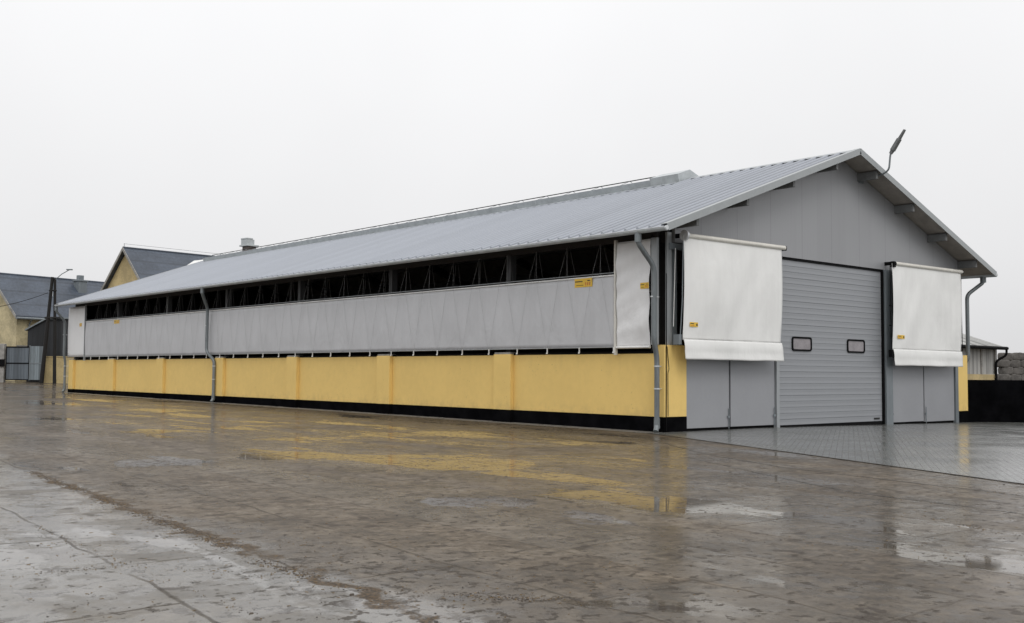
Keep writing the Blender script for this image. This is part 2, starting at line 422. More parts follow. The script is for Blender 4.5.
def make_boards(name, c, axis=0, pitch=.16, ang=0.0, rough=.8):
    M = Mat(name)
    X = M.xyz(M.mapv(rot=(0, 0, ang)))
    q = M.math('DIVIDE', X[axis], pitch)
    ln = M.rng(M.math('ABSOLUTE', M.math('SUBTRACT', M.math('FRACT', q), .5)), .44, .49)
    wnz = M.n('ShaderNodeTexWhiteNoise', noise_dimensions='1D'); M.set(wnz.inputs['W'], M.math('FLOOR', M.math('ADD', q, .5), 0))
    g = M.noise(3, 6, .65, M.mapv(sc=(4, 4, .5)))
    f = M.math('ADD', M.math('MULTIPLY', wnz.outputs[0], .5), M.math('MULTIPLY', g, .5))
    col = M.mix(M.rng(f, .2, .8), mul(c, .65), mul(c, 1.3))
    col = M.mix(M.math('MULTIPLY', ln, .8), col, mul(c, .25))
    return M.done(col, rough, 0, M.bump(M.math('SUBTRACT', g, ln), .3, .01))

MT = {}
MT['yard'] = make_yard()
MT['edging'] = make_strip('edging_concrete', (.105, .088, .070), .24, .14)
MT['apron'] = make_strip('wall_apron_concrete', (.21, .20, .18), .3, .15)
MT['kerb'] = make_strip('kerb_dark', (.06, .052, .042), .35, .2)
MT['paving'] = make_paving()
MT['yellow'] = make_yellow()
MT['black'] = make_black()
MT['film'] = make_black('black_film', (.003, .003, .0035))
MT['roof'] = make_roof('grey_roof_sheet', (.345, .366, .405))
MT['under'] = worn('roof_underside', (.33, .30, .27), .75, 0, .15, 3)
MT['trim'] = worn('verge_flashing', (.34, .36, .365), .4, .2, .08, 1.5)
MT['galv'] = worn('galvanised_sheet', (.47, .50, .51), .4, .35, .12, 2.5)
MT['steel'] = worn('grey_blue_steel', (.21, .235, .25), .5, .2, .12, 2.0, True)
MT['steel_lt'] = worn('pale_steel', (.36, .38, .39), .45, .25, .1, 2.0, True)
MT['pipe'] = worn('zinc_pipe', (.18, .20, .208), .42, .3, .22, 4.0, True)
MT['clip'] = worn('bright_clip', (.62, .64, .65), .35, .3, .1, 6)
MT['purlin'] = worn('grey_timber', (.16, .165, .165), .75, 0, .18, 4)
MT['rafter'] = worn('dark_rafter', (.035, .032, .03), .8, 0, .2, 3)
MT['rafter_lt'] = worn('dim_column_steel', (.045, .046, .048), .7, 0, .15, 3)  # column steel darkened, dimness of the opening put into the colour
MT['clad'] = make_cladding()
MT['door'] = worn('grey_door_paint', (.30, .312, .33), .42, .08, .025, 1.2)
MT['leaf'] = worn('grey_leaf_paint', (.315, .322, .34), .5, .05, .03, 1.2)
MT['dark'] = worn('dark_rubber', (.005, .005, .0055), .7, 0, .2, 6, spec=.1)
MT['near_black'] = worn('interior_dark', (.018, .017, .016), .9, 0, .2, 2)  # near-black standing in for the unlit interior; also on the door plate
MT['pane'] = worn('smoky_glazing', (.26, .24, .25), .10, 0, .15, 2)
MT['curt_g'] = make_vinyl('white_gable_vinyl', (.82, .82, .80), .45, .7, .04)
MT['curt_s'] = make_vinyl('grey_side_vinyl', (.555, .56, .575), .35, 1.2, .06)
MT['curt_c'] = make_vinyl('corner_vinyl', (.80, .80, .80), .45, 1.3, .03)
MT['white'] = worn('white_tube', (.78, .78, .76), .35, 0, .06, 3)
MT['cream'] = worn('cream_tube', (.70, .68, .62), .4, 0, .08, 3)
MT['rope_dim'] = worn('dim_rope', (.07, .07, .07), .9, 0, .2, 20)  # shaded copy of the rope, interior dimness put into the colour
MT['rope'] = worn('grey_rope', (.38, .38, .38), .9, 0, .15, 20)
MT['sticker'] = worn('yellow_sticker', (.78, .50, .04), .4, 0, .06, 8)
MT['ink'] = worn('black_ink', (.03, .025, .01), .5, 0, .1, 8)
MT['orange'] = worn('orange_ink', (.60, .20, .03), .5, 0, .1, 8)
MT['conc'] = worn('bare_concrete', (.30, .29, .27), .85, 0, .25, 3, grain=.3)
MT['tiles'] = make_tiles('slate_roof_tiles', (.060, .075, .100), R_(5))
MT['stucco'] = worn('aged_yellow_stucco', (.50, .43, .265), .85, 0, .25, .9, grain=.2)
MT['stucco2'] = worn('ochre_gable_stucco', (.50, .395, .205), .85, 0, .22, .9, grain=.2)
MT['shedblack'] = make_boards('dark_shed_boards', (.028, .03, .033), 0, .3, R_(5))
MT['gate'] = make_boards('blue_grey_gate_sheet', (.11, .13, .15), 0, .22, R_(41), .5)
MT['gate2'] = make_boards('pale_gate_sheet', (.20, .235, .255), 0, .22, R_(41), .5)
MT['pole'] = worn('tarred_timber', (.010, .009, .008), .85, 0, .3, 3, True)
MT['win'] = worn('dark_window_glass', (.03, .033, .037), .12, 0, .2, 2)
MT['planks'] = make_boards('weathered_planks', (.38, .375, .355), 0, .17)
MT['lightroof'] = make_boards('pale_corrugated_sheet', (.40, .40, .385), 0, .5, 0, .6)
MT['bale'] = worn('weathered_bale', (.115, .108, .10), .95, 0, .35, 3.5, grain=.5)
MT['chim'] = worn('sooty_brick', (.16, .135, .125), .85, 0, .3, 5)
MT['brick'] = worn('reddish_brick', (.24, .14, .10), .85, 0, .25, 6)

# ------------------------------------------------------------------ ground
def gz(x, y):
    z = 0.0
    if y > 0: z += .0043*min(y, 42)
    if y > 42: z += .0155*min(y-42, 28)
    if x > 4: z -= .0115*min(x-4, 12)
    return z
def axis_lines(lo, hi, mid, extra):
    s = set(extra)
    a, b, st = mid
    k = a
    while k <= b: s.add(round(k, 3)); k += st
    for q in (-600, -300, -150, -90, -60, 60, 90, 150, 300, 600): 
        if lo <= q <= hi: s.add(q)
    return sorted(q for q in s if lo <= q <= hi)
xs = axis_lines(-600, 600, (-40, 40, 2), [4, 16])
ys = axis_lines(-600, 600, (-40, 84, 2), [0, 42, 70])
g = MB()
g.add([(x, y, gz(x, y)) for y in ys for x in xs],
      [(j*len(xs)+i, j*len(xs)+i+1, (j+1)*len(xs)+i+1, (j+1)*len(xs)+i) for j in range(len(ys)-1) for i in range(len(xs)-1)], True)
ground = g.build('ground', MT['yard']); ground['kind'] = 'structure'

def edge_x(y): return -.55 + y*(4.88/10.97)          # left edge of the paved area (y <= 0)
def sheet(name, mat, rows, lift):
    """rows = list of (y, [x...]) ; laid on the ground, lifted a few mm"""
    b = MB(); n = len(rows[0][1])
    b.add([(x, y, gz(x, y)+lift) for y, r in rows for x in r],
          [(j*n+i, j*n+i+1, (j+1)*n+i+1, (j+1)*n+i) for j in range(len(rows)-1) for i in range(n-1)], True)
    o = b.build(name, mat); o['kind'] = 'structure'; return o
yr = [-26, -24, -22, -20, -18, -16, -14, -12, -10, -8, -6, -4, -2, -1, -.02]
sheet('pavement', MT['paving'], [(y, [edge_x(y), 4, 16, 30]) for y in yr], .008)
sheet('kerb', MT['kerb'], [(y, [edge_x(y)-.055, edge_x(y)+.0]) for y in yr], .009)
def thin_line(name, pts, w):
    b = MB()
    n = 40; P = []
    for i in range(n+1):
        t = i/n*(len(pts)-1); k = min(int(t), len(pts)-2); q = Vector(pts[k]).lerp(Vector(pts[k+1]), t-k)
        q += Vector((noise.noise((i*.6, pts[0][0], 1))*.03, 0)); P.append((q, w*(.45+.8*abs(noise.noise((i*.9, pts[0][1], 5))))))
    vs = []
    for q, ww in P: vs += [(q.x-ww, q.y, gz(q.x, q.y)+.0042), (q.x+ww, q.y, gz(q.x, q.y)+.0042)]
    b.add(vs, [(2*i, 2*i+1, 2*i+3, 2*i+2) for i in range(n)])
    o = b.build(name, MT['kerb']); o['kind'] = 'structure'
thin_line('path_joint', [(edge_x(-1)-.95, -1), (-4.62, -4.9), (-5.91, -7.47), (-6.88, -11.61), (-7.6, -14.5)], .022)
thin_line('path_joint', [(-5.6, -5.4), (-7.2, -8.2), (-8.2, -10.08), (-8.59, -12.35)], .016)
sheet('wall_apron', MT['apron'], [(y, [-.62, -.0]) for y in (.0, 6, 12, 18, 24, 30, 36, 42)], .004)

# loose straw, grit and mud crumbs on the wet slabs: uncountable, one object
lit = MB()
def crumb(x, y, L, w, h, a, mi):
    lit.cur = mi
    z = gz(x, y)
    M = Matrix.Translation((x, y, z+.001)) @ Matrix.Rotation(a, 4, 'Z') @ Matrix.Rotation(random.uniform(-.12, .12), 4, 'Y')
    k = random.uniform(.3, .8)
    vs = [(-L, -w*k, 0), (L*k, -w, 0), (L, w*.4, 0), (-L*.4, w, 0), (-L*.6, -w*k*.6, h), (L*k*.7, -w*.6, h*.8), (L*.7, w*.3, h*.7), (-L*.3, w*.6, h)]
    lit.add([M @ Vector(v) for v in vs], [(3, 2, 1, 0), (4, 5, 6, 7), (0, 1, 5, 4), (1, 2, 6, 5), (2, 3, 7, 6), (3, 0, 4, 7)])
dirt_line = [(-15.23, -1.7), (-15.57, -5.29), (-15.79, -7.27), (-15.91, -8.88), (-16.07, -10.01), (-16.12, -11.2), (-15.6, -12.0), (-15.2, -12.4)]
def along(line, n, spread, s=(.006, .03)):
    segs = [(Vector(a), Vector(b)) for a, b in zip(line, line[1:])]
    tot = sum((b-a).length for a, b in segs)
    for _ in range(n):
        t = random.random()*tot
        for a, b in segs:
            L = (b-a).length
            if t <= L: p = a+(b-a)*(t/L); break
            t -= L
        k = noise.noise((p.x*1.3, p.y*1.3, 0))
        if k < -.15 and random.random() < .8: continue
        p = p + Vector((random.gauss(0, spread), random.gauss(0, spread)))
        L = random.uniform(*s)
        mi = random.choice((0, 0, 0, 1, 2))
        if mi == 2: crumb(p.x, p.y, L*1.6, .0025, .004, random.uniform(0, pi), 2)
        else: crumb(p.x, p.y, L, L*random.uniform(.4, .8), L*random.uniform(.25, .5), random.uniform(0, 6.3), mi)
along(dirt_line, 2200, .05, (.003, .010))
along(dirt_line, 500, .22, (.002, .006))
along([(-16.79, -7.06), (-16.89, -9.52), (-16.95, -11.9)], 160, .02, (.002, .006))
along([(-17.9, -9.45), (-16.89, -9.52), (-16.25, -10.62)], 160, .05, (.002, .007))
along([(-5.91, -7.47), (-6.88, -11.61)], 200, .05, (.003, .010))
along([(-9.6, -11.9), (-10.27, -13.08)], 240, .07, (.003, .010))
along([(-8.2, -10.08), (-8.59, -12.35)], 120, .06, (.003, .010))
along([(-7.0, -1.0), (-11.2, -6.0), (-13.0, -9.6)], 260, .35, (.003, .012))
for _ in range(12000):
    # denser close to the lens, thinning out across the yard
    d = random.uniform(4.4, 30)**1.0; t = random.uniform(-.56, .56)
    x = CP.x + d*(.654 + .755*t); y = CP.y + d*(.755 - .655*t)
    if x > edge_x(min(y, 0))-.05 and y < 0 or x > -.7 and y >= 0: continue
    if noise.noise((x*.55, y*.55, 3.3)) < random.uniform(-.35, .45): continue
    L = random.uniform(.0025, .010)*(1 if random.random() < .95 else 2.2)
    mi = random.choice((0, 1, 1, 2, 2))
    if mi == 2: crumb(x, y, L*1.8, .0022, .003, random.uniform(0, pi), 2)
    else: crumb(x, y, L, L*random.uniform(.35, .8), L*random.uniform(.15, .4), random.uniform(0, 6.3), mi)
litter = lit.build('yard_litter', [worn('mud_crumb', (.055, .038, .024), .6, 0, .3, 30), worn('dark_crumb', (.03, .024, .02), .5, 0, .3, 30), worn('wet_straw', (.17, .11, .045), .6, 0, .3, 30)])
tag(litter, 'crumbs of mud and wet straw scattered over the concrete yard', 'litter', kind='stuff')

# ------------------------------------------------------------------ the barn
WD, YF = 15.568, 42.39
OV, EX = .70, .69
EZ, RZ = 4.95, 7.965                     # roof surface at the eave and at the ridge
MID = WD/2
SL = (RZ-EZ)/(MID+EX)
def rz(x): return EZ + SL*((x+EX) if x <= MID else (WD+EX-x))
barn = thing('barn', 'long livestock barn with yellow base, grey metal roof and roller door', 'barn', (0, 0, 0))

# side walls, plinth, pilasters
wz = 1.93
MB().box(.03, .25, .30, YF-.05, .372, wz).build('side_wall', MT['yellow'], barn, .006)
MB().box(0, .25, .30, YF-.05, -.3, .370).build('plinth', MT['black'], barn, .005)
MB().box(WD-.25, WD, .30, YF, -.3, 2.05).build('side_wall', MT['yellow'], barn, .006)
for i in range(1, 8):
    yc = 6.02 + 6.05*(i-1)
    if i == 7: yc = YF-.33
    b = MB(); w = .375 if i < 7 else .33
    b.box(-.10, .028, yc-w, yc+w, .375, 1.955)
    p = b.build('pilaster', MT['yellow'], barn, .008)
    MB().box(-.11, .05, yc-w-.01, yc+w+.01, -.3, .373).build('plinth', MT['black'], p, .006)
    MB().box(-.09, .2, yc-w+.03, yc+w-.03, 1.957, 2.01).build('concrete_cap', MT['conc'], p, .006)
for x0, x1 in ((0, .84), (14.90, WD+.02)):
    gy = gz(x0, 0)
    pz = MB()
    ph_ = .372 if x0 < 1 else .26
    pz.box(x0-.002, x1, 0, .295, ph_, 2.14)
    p = pz.build('corner_pier', MT['yellow'], barn, .008)
    MB().box(x0-.006, x1+.002, -.006, .294, -.4, ph_-.002).build('plinth', MT['black'], p, .006)
# far end and interior faces
e = MB(); e.prism([(.3, -.2), (WD-.3, -.2), (WD-.3, RZ-SL*(MID-.3)-.06), (MID, RZ-.06), (.3, RZ-SL*(MID-.3)-.06)], 'y', YF-.2, YF-.02)
e.build('end_wall', MT['clad'], barn)
e = MB(); e.prism([(.3, -.2), (WD-.3, -.2), (WD-.3, RZ-SL*(MID-.3)-.07), (MID, RZ-.07), (.3, RZ-SL*(MID-.3)-.07)], 'y', YF-.26, YF-.21); e.build('shade_lining', MT['near_black'], barn)  # added dark sheet, keeps the end wall looking unlit from outside
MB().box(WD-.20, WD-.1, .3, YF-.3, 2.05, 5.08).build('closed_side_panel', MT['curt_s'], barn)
MB().box(WD-.34, WD-.26, .35, YF-.3, .2, 5.02).build('shade_lining', MT['near_black'], barn)  # added dark sheet, interior shade painted over the yellow inner face
MB().box(.26, WD-.26, .35, YF-.25, -.1, .19).build('barn_floor', MT['near_black'], barn)

# gable cladding and header
def under(x): return rz(x)-.075
c = MB()
c.prism([(.40, 4.70), (WD-.40, 4.70), (WD-.40, under(WD-.40)), (MID, under(MID)), (.40, under(.40))], 'y', 0, .10)
c.build('gable_cladding', MT['clad'], barn)
MB().box(4.58, 10.62, .02, .09, 4.635, 4.698).build('lintel_gap', MT['dark'], barn)

# roof: two ribbed sheets with soffit, purlins, verge trims
def roof_side(sgn):
    b = MB()
    xe = -EX if sgn < 0 else WD+EX
    def P(t, y, h):                       # t from eave 0 to ridge 1
        x = xe + (MID-xe)*t; n = Vector((sgn*SL, 0, 1)).normalized()
        return (x + n.x*h, y, EZ + (RZ-EZ)*t + n.z*h)
    y0, y1 = -OV, YF+.39
    n = int(round((y1-y0)/.40)); st = (y1-y0)/n
    prof = []
    for k in range(n):
        a = y0 + k*st
        prof += [(a, 0), (a+.10, 0), (a+.135, .052), (a+.185, .052), (a+.22, 0), (a+.30, .005), (a+.315, 0)]
    prof.append((y1, 0))
    vs = []; fs = []
    for (y, h) in prof: vs += [P(0, y, h), P(1, y, h)]
    for i in range(len(prof)-1): fs.append((2*i, 2*i+1, 2*i+3, 2*i+2))
    b.cur = 0; b.add(vs, fs)
    b.cur = 1
    b.add([P(-.004, y0, -.045), P(1, y0, -.045), P(1, y1, -.045), P(-.004, y1, -.045)], [(0, 1, 2, 3)])
    b.cur = 0
    ev = []
    for (y, h) in prof: ev += [P(0, y, h), P(-.004, y, -.045)]
    b.add(ev, [(2*i, 2*i+2, 2*i+3, 2*i+1) for i in range(len(prof)-1)])
    b.add([P(0, y0, 0), P(1, y0, 0), P(1, y0, -.045), P(.002, y0, -.045)], [(0, 1, 2, 3)])
    b.add([P(0, y1, 0), P(1, y1, 0), P(1, y1, -.045), P(.002, y1, -.045)], [(0, 1, 2, 3)])
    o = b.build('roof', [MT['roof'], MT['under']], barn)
    # verge flashing front and back
    for yv, s2 in ((y0, -1), (y1, 1)):
        v = MB()
        A, B = P(-.004, 0, 0), P(1.0, 0, 0)
        t0, t1 = -.004, 1.0
        def q(t, y, h): return P(t, y, h)
        ya, yb, yc = yv+s2*.035, yv+s2*.032, yv-s2*.16
        top, bot = .062, -.115
        prof2 = [(ya, bot), (ya, top), (yc, top), (yc, top-.006), (yv+s2*.025, top-.006), (yv+s2*.025, bot)]
        vs = [q(t0, y, h) for y, h in prof2] + [q(t1, y, h) for y, h in prof2]
        m_ = len(prof2)
        v.add(vs, [tuple(range(m_)), tuple(range(m_, 2*m_))] + [(i, (i+1) % m_, m_+(i+1) % m_, m_+i) for i in range(m_)])
        v.build('verge_trim', MT['trim'], o)
    return o
roof_l = roof_side(-1); roof_r = roof_side(1)
for xp in (.52, 2.55, 4.60, 6.72, WD-6.72, WD-4.60, WD-2.55, WD-.52):
    zz = rz(xp)-.062
    MB().box(xp-.05, xp+.05, -OV+.07, YF+.3, zz-.25, zz-.012).build('purlin', MT['purlin'], barn, .004)
# portal frames: columns on the side walls and rafters
for i in range(0, 8):
    y = .32 if i == 0 else (YF-.4 if i == 7 else 5.95+6*(i-1))
    if i > 0:
        MB().box(.07, .29, y-.09, y+.09, 1.8, 4.95).build('column', MT['rafter_lt'], barn, .006)
    b = MB()
    for s in (-1, 1):
        xa = .3 if s < 0 else WD-.3
        za, zb = rz(xa)-.30, rz(MID)-.30
        b.add([(xa, y-.08, za), (MID, y-.08, zb), (MID, y-.08, zb-.3), (xa, y-.08, za-.3), (xa, y+.08, za), (MID, y+.08, zb), (MID, y+.08, zb-.3), (xa, y+.08, za-.3)],
              [(0, 1, 2, 3), (7, 6, 5, 4), (0, 4, 5, 1), (2, 6, 7, 3), (0, 3, 7, 4), (1, 5, 6, 2)])
    b.build('rafter', MT['rafter'], barn)
MB().box(.06, .16, .3, YF-.3, 4.80, 4.98).build('eave_beam', MT['rafter'], barn)

# ridge vent: two upright deflector plates with an open slot, capped front end
rv = bpy.data.objects.new('ridge_vent', None); COL.objects.link(rv); rv.parent = barn
def plate(x0, x1, za, zb, y0, y1, name, mat, th=.012):
    b = MB(); b.add([(x0, y0, za), (x1, y0, zb), (x1, y1, zb), (x0, y1, za), (x0+th, y0, za), (x1+th, y0, zb), (x1+th, y1, zb), (x0+th, y1, za)],
                    [(0, 1, 2, 3), (7, 6, 5, 4), (0, 4, 5, 1), (2, 6, 7, 3), (1, 5, 6, 2), (0, 3, 7, 4)])
    return b.build(name, mat, rv)
zl = rz(7.28)
n = 12; y0, y1 = 6.9, 41.84
for k in range(n):                       # overlapping flashing lengths
    a = y0+(y1-y0)*k/n; b_ = y0+(y1-y0)*(k+1)/n
    for s in (1, -1):
        xa = 7.28 if s > 0 else WD-7.28; xb = 7.18 if s > 0 else WD-7.18
        plate(xa+.003*(k % 2), xb+.003*(k % 2), zl-.02, zl+.235+.004*(k % 2), a, b_-.012, 'vent_flashing', MT['galv'])
cap = MB(); cap.prism([(7.24, zl-.03), (7.16, zl+.29), (MID-.02, 8.29), (MID+.02, 8.29), (WD-7.16, zl+.29), (WD-7.24, zl-.03)], 'y', 5.62, 6.88)
cap.build('vent_end', MT['galv'], rv, .006)
rail = MB(); rail.tube([(MID, 6.8, 8.25), (MID, y1, 8.25)], .018, 6)
rail.build('vent_rail', MT['dark'], rv)
br0 = MB().tube([(7.2, 0, zl+.22), (MID, 0, 8.25), (WD-7.2, 0, zl+.22)], .009, 5).build('vent_brace', MT['steel'], rv)
y = y0; br0.location = (0, y, 0)
while y < y1-1.45:
    y += 1.45
    o = br0.copy(); COL.objects.link(o); o.parent = rv; o.location = (0, y, 0)
fl = MB()
for s in (-1, 1):
    xa, xb = (7.0, 7.30) if s < 0 else (WD-7.30, WD-7.0)
    fl.add([(xa, 5.6, rz(xa)+.04), (xb, 5.6, rz(xb)+.04), (xb, 41.9, rz(xb)+.04), (xa, 41.9, rz(xa)+.04)], [(0, 1, 2, 3)])
fl.build('foot_flashing', MT['galv'], rv, solid=.006)
# closed ridge caps where the vent stops
for a, b_ in ((-OV+.18, 5.61), (41.9, YF+.38)):
    q = MB()
    q.add([(MID-.22, a, rz(MID-.22)+.038), (MID, a, RZ+.05), (MID, b_, RZ+.05), (MID-.22, b_, rz(MID-.22)+.038), (MID+.22, a, rz(MID+.22)+.038), (MID+.22, b_, rz(MID+.22)+.038)],
          [(0, 1, 2, 3), (1, 4, 5, 2)])
    q.build('ridge_cap', MT['trim'], barn, solid=.006)

# gutters and downpipes
def gutter(xc, s):
    b = MB(); zc = 4.905; r = .078; N = 8
    pr = [(xc + r*cos(pi+pi*k/N), zc + r*sin(pi+pi*k/N)) for k in range(N+1)]
    ya, yb = -OV-.02, YF+.40
    vs = [(x, y, z) for y in (ya, yb) for x, z in pr]
    b.add(vs, [(k, k+1, N+1+k+1, N+1+k) for k in range(N)], True)
    o = b.build('gutter', MT['galv'], barn, solid=.006)
    for y in (ya, yb):
        d = MB()
        d.prism(pr, 'y', y-.006, y+.006)
        d.tube([(xc-r*s*0, y-.02, zc-.01), (xc, y+.01, zc-.01)], .055, 12)
        d.build('gutter_end', MT['clip'], o)
    l = MB(); l.tube([(xc - r, ya, zc+.004), (xc - r, yb, zc+.004)], .012, 6); l.build('gutter_lip', MT['clip'], o)
    return o
gutter(-EX-.055, -1); gutter(WD+EX+.055, 1)

def downpipe(y, xo, xi, xg, zbot, lower_y=None, dg=.12):
    ly = y if lower_y is None else lower_y
    pts = [(xg, y+dg, 4.86), (xg, y+dg, 4.60), (xo, y+.0, 4.05), (xo, y, 2.22), (xi, ly, 1.84), (xi, ly, zbot+.16), (xi-.10, ly-.05, zbot+.03)]
    b = MB(); b.tube(bends(pts, .16, 5), .066, 14)
    o = b.build('downpipe', MT['pipe'], barn)
    b = MB(); b.tube([(xg, y+dg, 4.82), (xg, y+dg, 4.62)], .085, 14); b.build('pipe_funnel', MT['pipe'], o)
    for z in (3.3, 1.60, 1.05):
        x, yy = (xo, y+.02) if z > 2 else (xi, ly)
        b = MB(); b.tube([(x, yy, z), (x, yy, z+.03)], .075, 14); b.box(x, x+(.2 if xi < 5 else -.2), yy-.01, yy+.01, z+.005, z+.025); b.build('pipe_clip', MT['clip'], o)
    b = MB(); b.tube([(xi, ly, zbot+.34), (xi, ly, zbot+.1)], .076, 14); b.build('pipe_shoe', MT['pipe'], o)
    return o
downpipe(.07, -.30, -.16, -.745, 0, .10)
downpipe(24.92, -.30, -.18, -.745, .10, 24.42, -.45)
downpipe(42.60, -.30, -.22, -.745, .18)
# right-hand pipe mirrors the shape on the other wall
pts = [(WD+.745, -.25, 4.86), (WD+.745, -.25, 4.66), (WD+.22, .07, 4.22), (WD+.22, .07, 2.0), (WD+.13, .45, 1.6), (WD+.13, .45, -.05)]
b = MB(); b.tube(bends(pts, .16, 5), .066, 14); o = b.build('downpipe', MT['pipe'], barn)
b = MB(); b.tube([(WD+.745, -.25, 4.84), (WD+.745, -.25, 4.66)], .10, 14); b.build('pipe_funnel', MT['pipe'], o)

# ---------------- side curtains
SURF = {}
def vinyl_yz(name, mat, y0, y1, z0, z1, x, bulge=.02, nu=None, amp=.008, parent=barn, seed=0, fold=0):
    nu = nu or max(8, int((y1-y0)/.12)); nv = 40 if fold else 16
    def f(u, v):
        y = y0+(y1-y0)*u; z = z0+(z1-z0)*v
        d = noise.noise((y*.9+seed, z*.7, 1.1))*amp*1.6 + noise.noise((y*2.6+seed, z*1.1+y*.3, 4.1))*amp
        d += fold*noise.noise((y*.8+seed, z*2.6+y*.9, 8.1))
        d *= min(1, 6*v, 6*(1-v)+.1)
        return (x - bulge*sin(pi*v) + d, y, z)
    b = MB(); b.grid(f, nu, nv); o = b.build(name, mat, parent, solid=.004)
    SURF[o.name] = lambda y, z: f((y-y0)/(y1-y0), (z-z0)/(z1-z0))[0]
    return o
side = vinyl_yz('side_curtain', MT['curt_s'], 1.575, 39.92, 2.10, 3.93, -.10, .035, 400, .010)
side['label'] = 'long grey roll curtain lowered halfway, open slot above it'
b = MB(); b.tube([(-.11, 1.57, 3.945), (-.11, 39.92, 3.945)], .024, 8); b.build('top_tube', MT['white'], side)
b = MB(); b.tube([(-.125, 1.57, 2.10), (-.125, 39.92, 2.10)], .013, 8); b.build('bottom_tube', MT['steel_lt'], side)
b = MB(); b.tube([(-.05, 1.57, 4.02), (-.05, 39.92, 4.02)], .014, 6); b.build('lifting_tube', MT['steel_lt'], side)
cor = vinyl_yz('side_curtain', MT['curt_c'], .36, 1.50, 2.10, 4.78, -.10, .03, 40, .035, seed=5, fold=.055)
cor['label'] = 'narrow pale wrinkled curtain fixed beside the near corner'
b = MB(); b.tube([(-.115, .36, 2.09), (-.115, 1.50, 2.09)], .032, 8); b.build('bottom_tube', MT['white'], cor)
far = vinyl_yz('side_curtain', MT['curt_c'], 40.08, 42.62, 2.10, 4.80, -.09, .02, 20, .012, seed=9)
far['label'] = 'narrow pale curtain fixed at the far end of the wall'
for y, mt in ((1.54, 'cream'), (40.0, 'steel_lt')):
    MB().box(-.15, -.05, y-.024, y+.024, 1.90, 4.84).build('curtain_guide', MT[mt], barn, .004)
def sticker_yz(parent, y0, y1, z0, z1, x):
    x = min(SURF[parent.name](y, z) for y in (y0, y1) for z in (z0, z1)) - .005
    b = MB(); b.cur = 0; b.box(x-.004, x, y0, y1, z0, z1)
    w, h = y1-y0, z1-z0
    b.cur = 1; b.box(x-.006, x-.004, y0+.55*w, y1-.03*w, z0+.60*h, z0+.72*h); b.box(x-.006, x-.004, y0+.12*w, y0+.28*w, z0+.66*h, z0+.78*h)
    b.box(x-.006, x-.004, y0+.5*w, y0+.9*w, z0+.2*h, z0+.26*h)
    b.cur = 2
    for k in range(3):
        c0 = y0+(.12+.11*k)*w; b.box(x-.006, x-.004, c0, c0+.06*w, z0+.18*h, z0+.55*h)
    return b.build('sticker', [MT['sticker'], MT['ink'], MT['orange']], parent)
sticker_yz(side, 2.36, 3.02, 3.70, 3.93, -.165)
sticker_yz(side, 35.2, 35.9, 3.72, 3.90, -.165)
sticker_yz(cor, .36, .64, 3.54, 3.69, -.165)
sticker_yz(far, 40.5, 40.85, 3.72, 3.90, -.135)

# pegs under the curtain and the guard rope laced between pegs and eave
peg_me = MB().box(-.012, .012, -.012, .012, 0, .14)
peg_me.box(-.03, .0, -.018, .018, -.02, .02)
peg0 = peg_me.build('rope_peg', MT['white'], barn)
PST = 1.245
pegs = [1.56+PST*k for k in range(31)]
peg0.location = (-.155, pegs[0], 1.965)
for y in pegs[1:]:
    o = peg0.copy(); COL.objects.link(o); o.parent = barn; o.location = (-.155, y, 1.965)
for k in range(0, 30, 5):
    pts = []
    for j in range(k, min(k+5, 30)):
        pts += [(-.165, pegs[j], 2.0), (-.02, pegs[j]+PST*.5+random.uniform(-.04, .04), 4.80)]
    pts.append((-.165, pegs[min(k+5, 30)], 2.0))
    b = MB()
    for a, c_ in zip(pts, pts[1:]):
        b.tube([a, (-.165, a[1]+(c_[1]-a[1])*(.73 if a[2] < 3 else .27), 3.96), c_], .0026, 5, False)
    b.build('guard_rope', MT['rope'], barn)
for j in range(30):
    y = pegs[j]+PST*.5+random.uniform(-.05, .05); a_, c_ = random.uniform(.08, .16), random.uniform(.2, .34)
    b = MB(); b.tube([(.05, y-c_, 3.9), (.05, y-.03, 4.85), (.05, y+.03, 4.85), (.05, y+a_, 3.9)], .006, 5, False)
    b.build('inner_rope', MT['rope_dim'], barn)
# hem rail in the gap over the wall
MB().box(.06, .12, .3, YF-.3, 1.93, 1.99).build('sill_rail', MT['dark'], barn)

# ---------------- gable front
MB().box(.17, .335, .05, .12, 2.145, 4.95).build('column', MT['steel_lt'], barn, .004)
MB().box(.03, .60, .42, .46, 2.0, 4.9).build('shade_panel', MT['near_black'], barn)  # added dark panel, paints the shade behind the corner posts
MB().box(.42, .62, .12, .20, 2.145, 4.69).build('column', MT['steel'], barn, .006)
MB().box(-.09, -.005, .17, .36, 2.145, 4.80).build('curtain_guide', MT['steel_lt'], barn, .006)
MB().box(.22, .80, .02, .055, 4.52, 4.68).build('top_bracket', MT['steel'], barn, .004)
b = MB(); b.tube([(.05, -.02, 3.9), (.05, -.025, 1.2), (.03, -.03, .03)], .011, 6); b.tube([(.08, -.02, 2.1), (.14, -.03, 1.55), (.10, -.03, 1.45), (.11, -.025, .4)], .008, 6)
b.build('cable', MT['dark'], barn)
b = MB(); b.tube([(.36, -.05, 4.55), (.27, -.06, 2.6)], .010, 6); b.build('pull_cord', MT['white'], barn)

# posts either side of the sectional door
MB().box(4.60, 4.735, -.03, .12, -.15, 4.64).build('door_post', MT['steel_lt'], barn, .005)
MB().box(10.24, 10.62, -.06, .16, -.2, 4.70).build('door_post', MT['steel'], barn, .006)
MB().box(10.155, 10.238, .0, .16, -.2, 4.64).build('door_track', MT['dark'], barn)
MB().box(14.69, 14.88, -.03, .16, -.2, 2.0).build('door_post', MT['steel'], barn, .006)
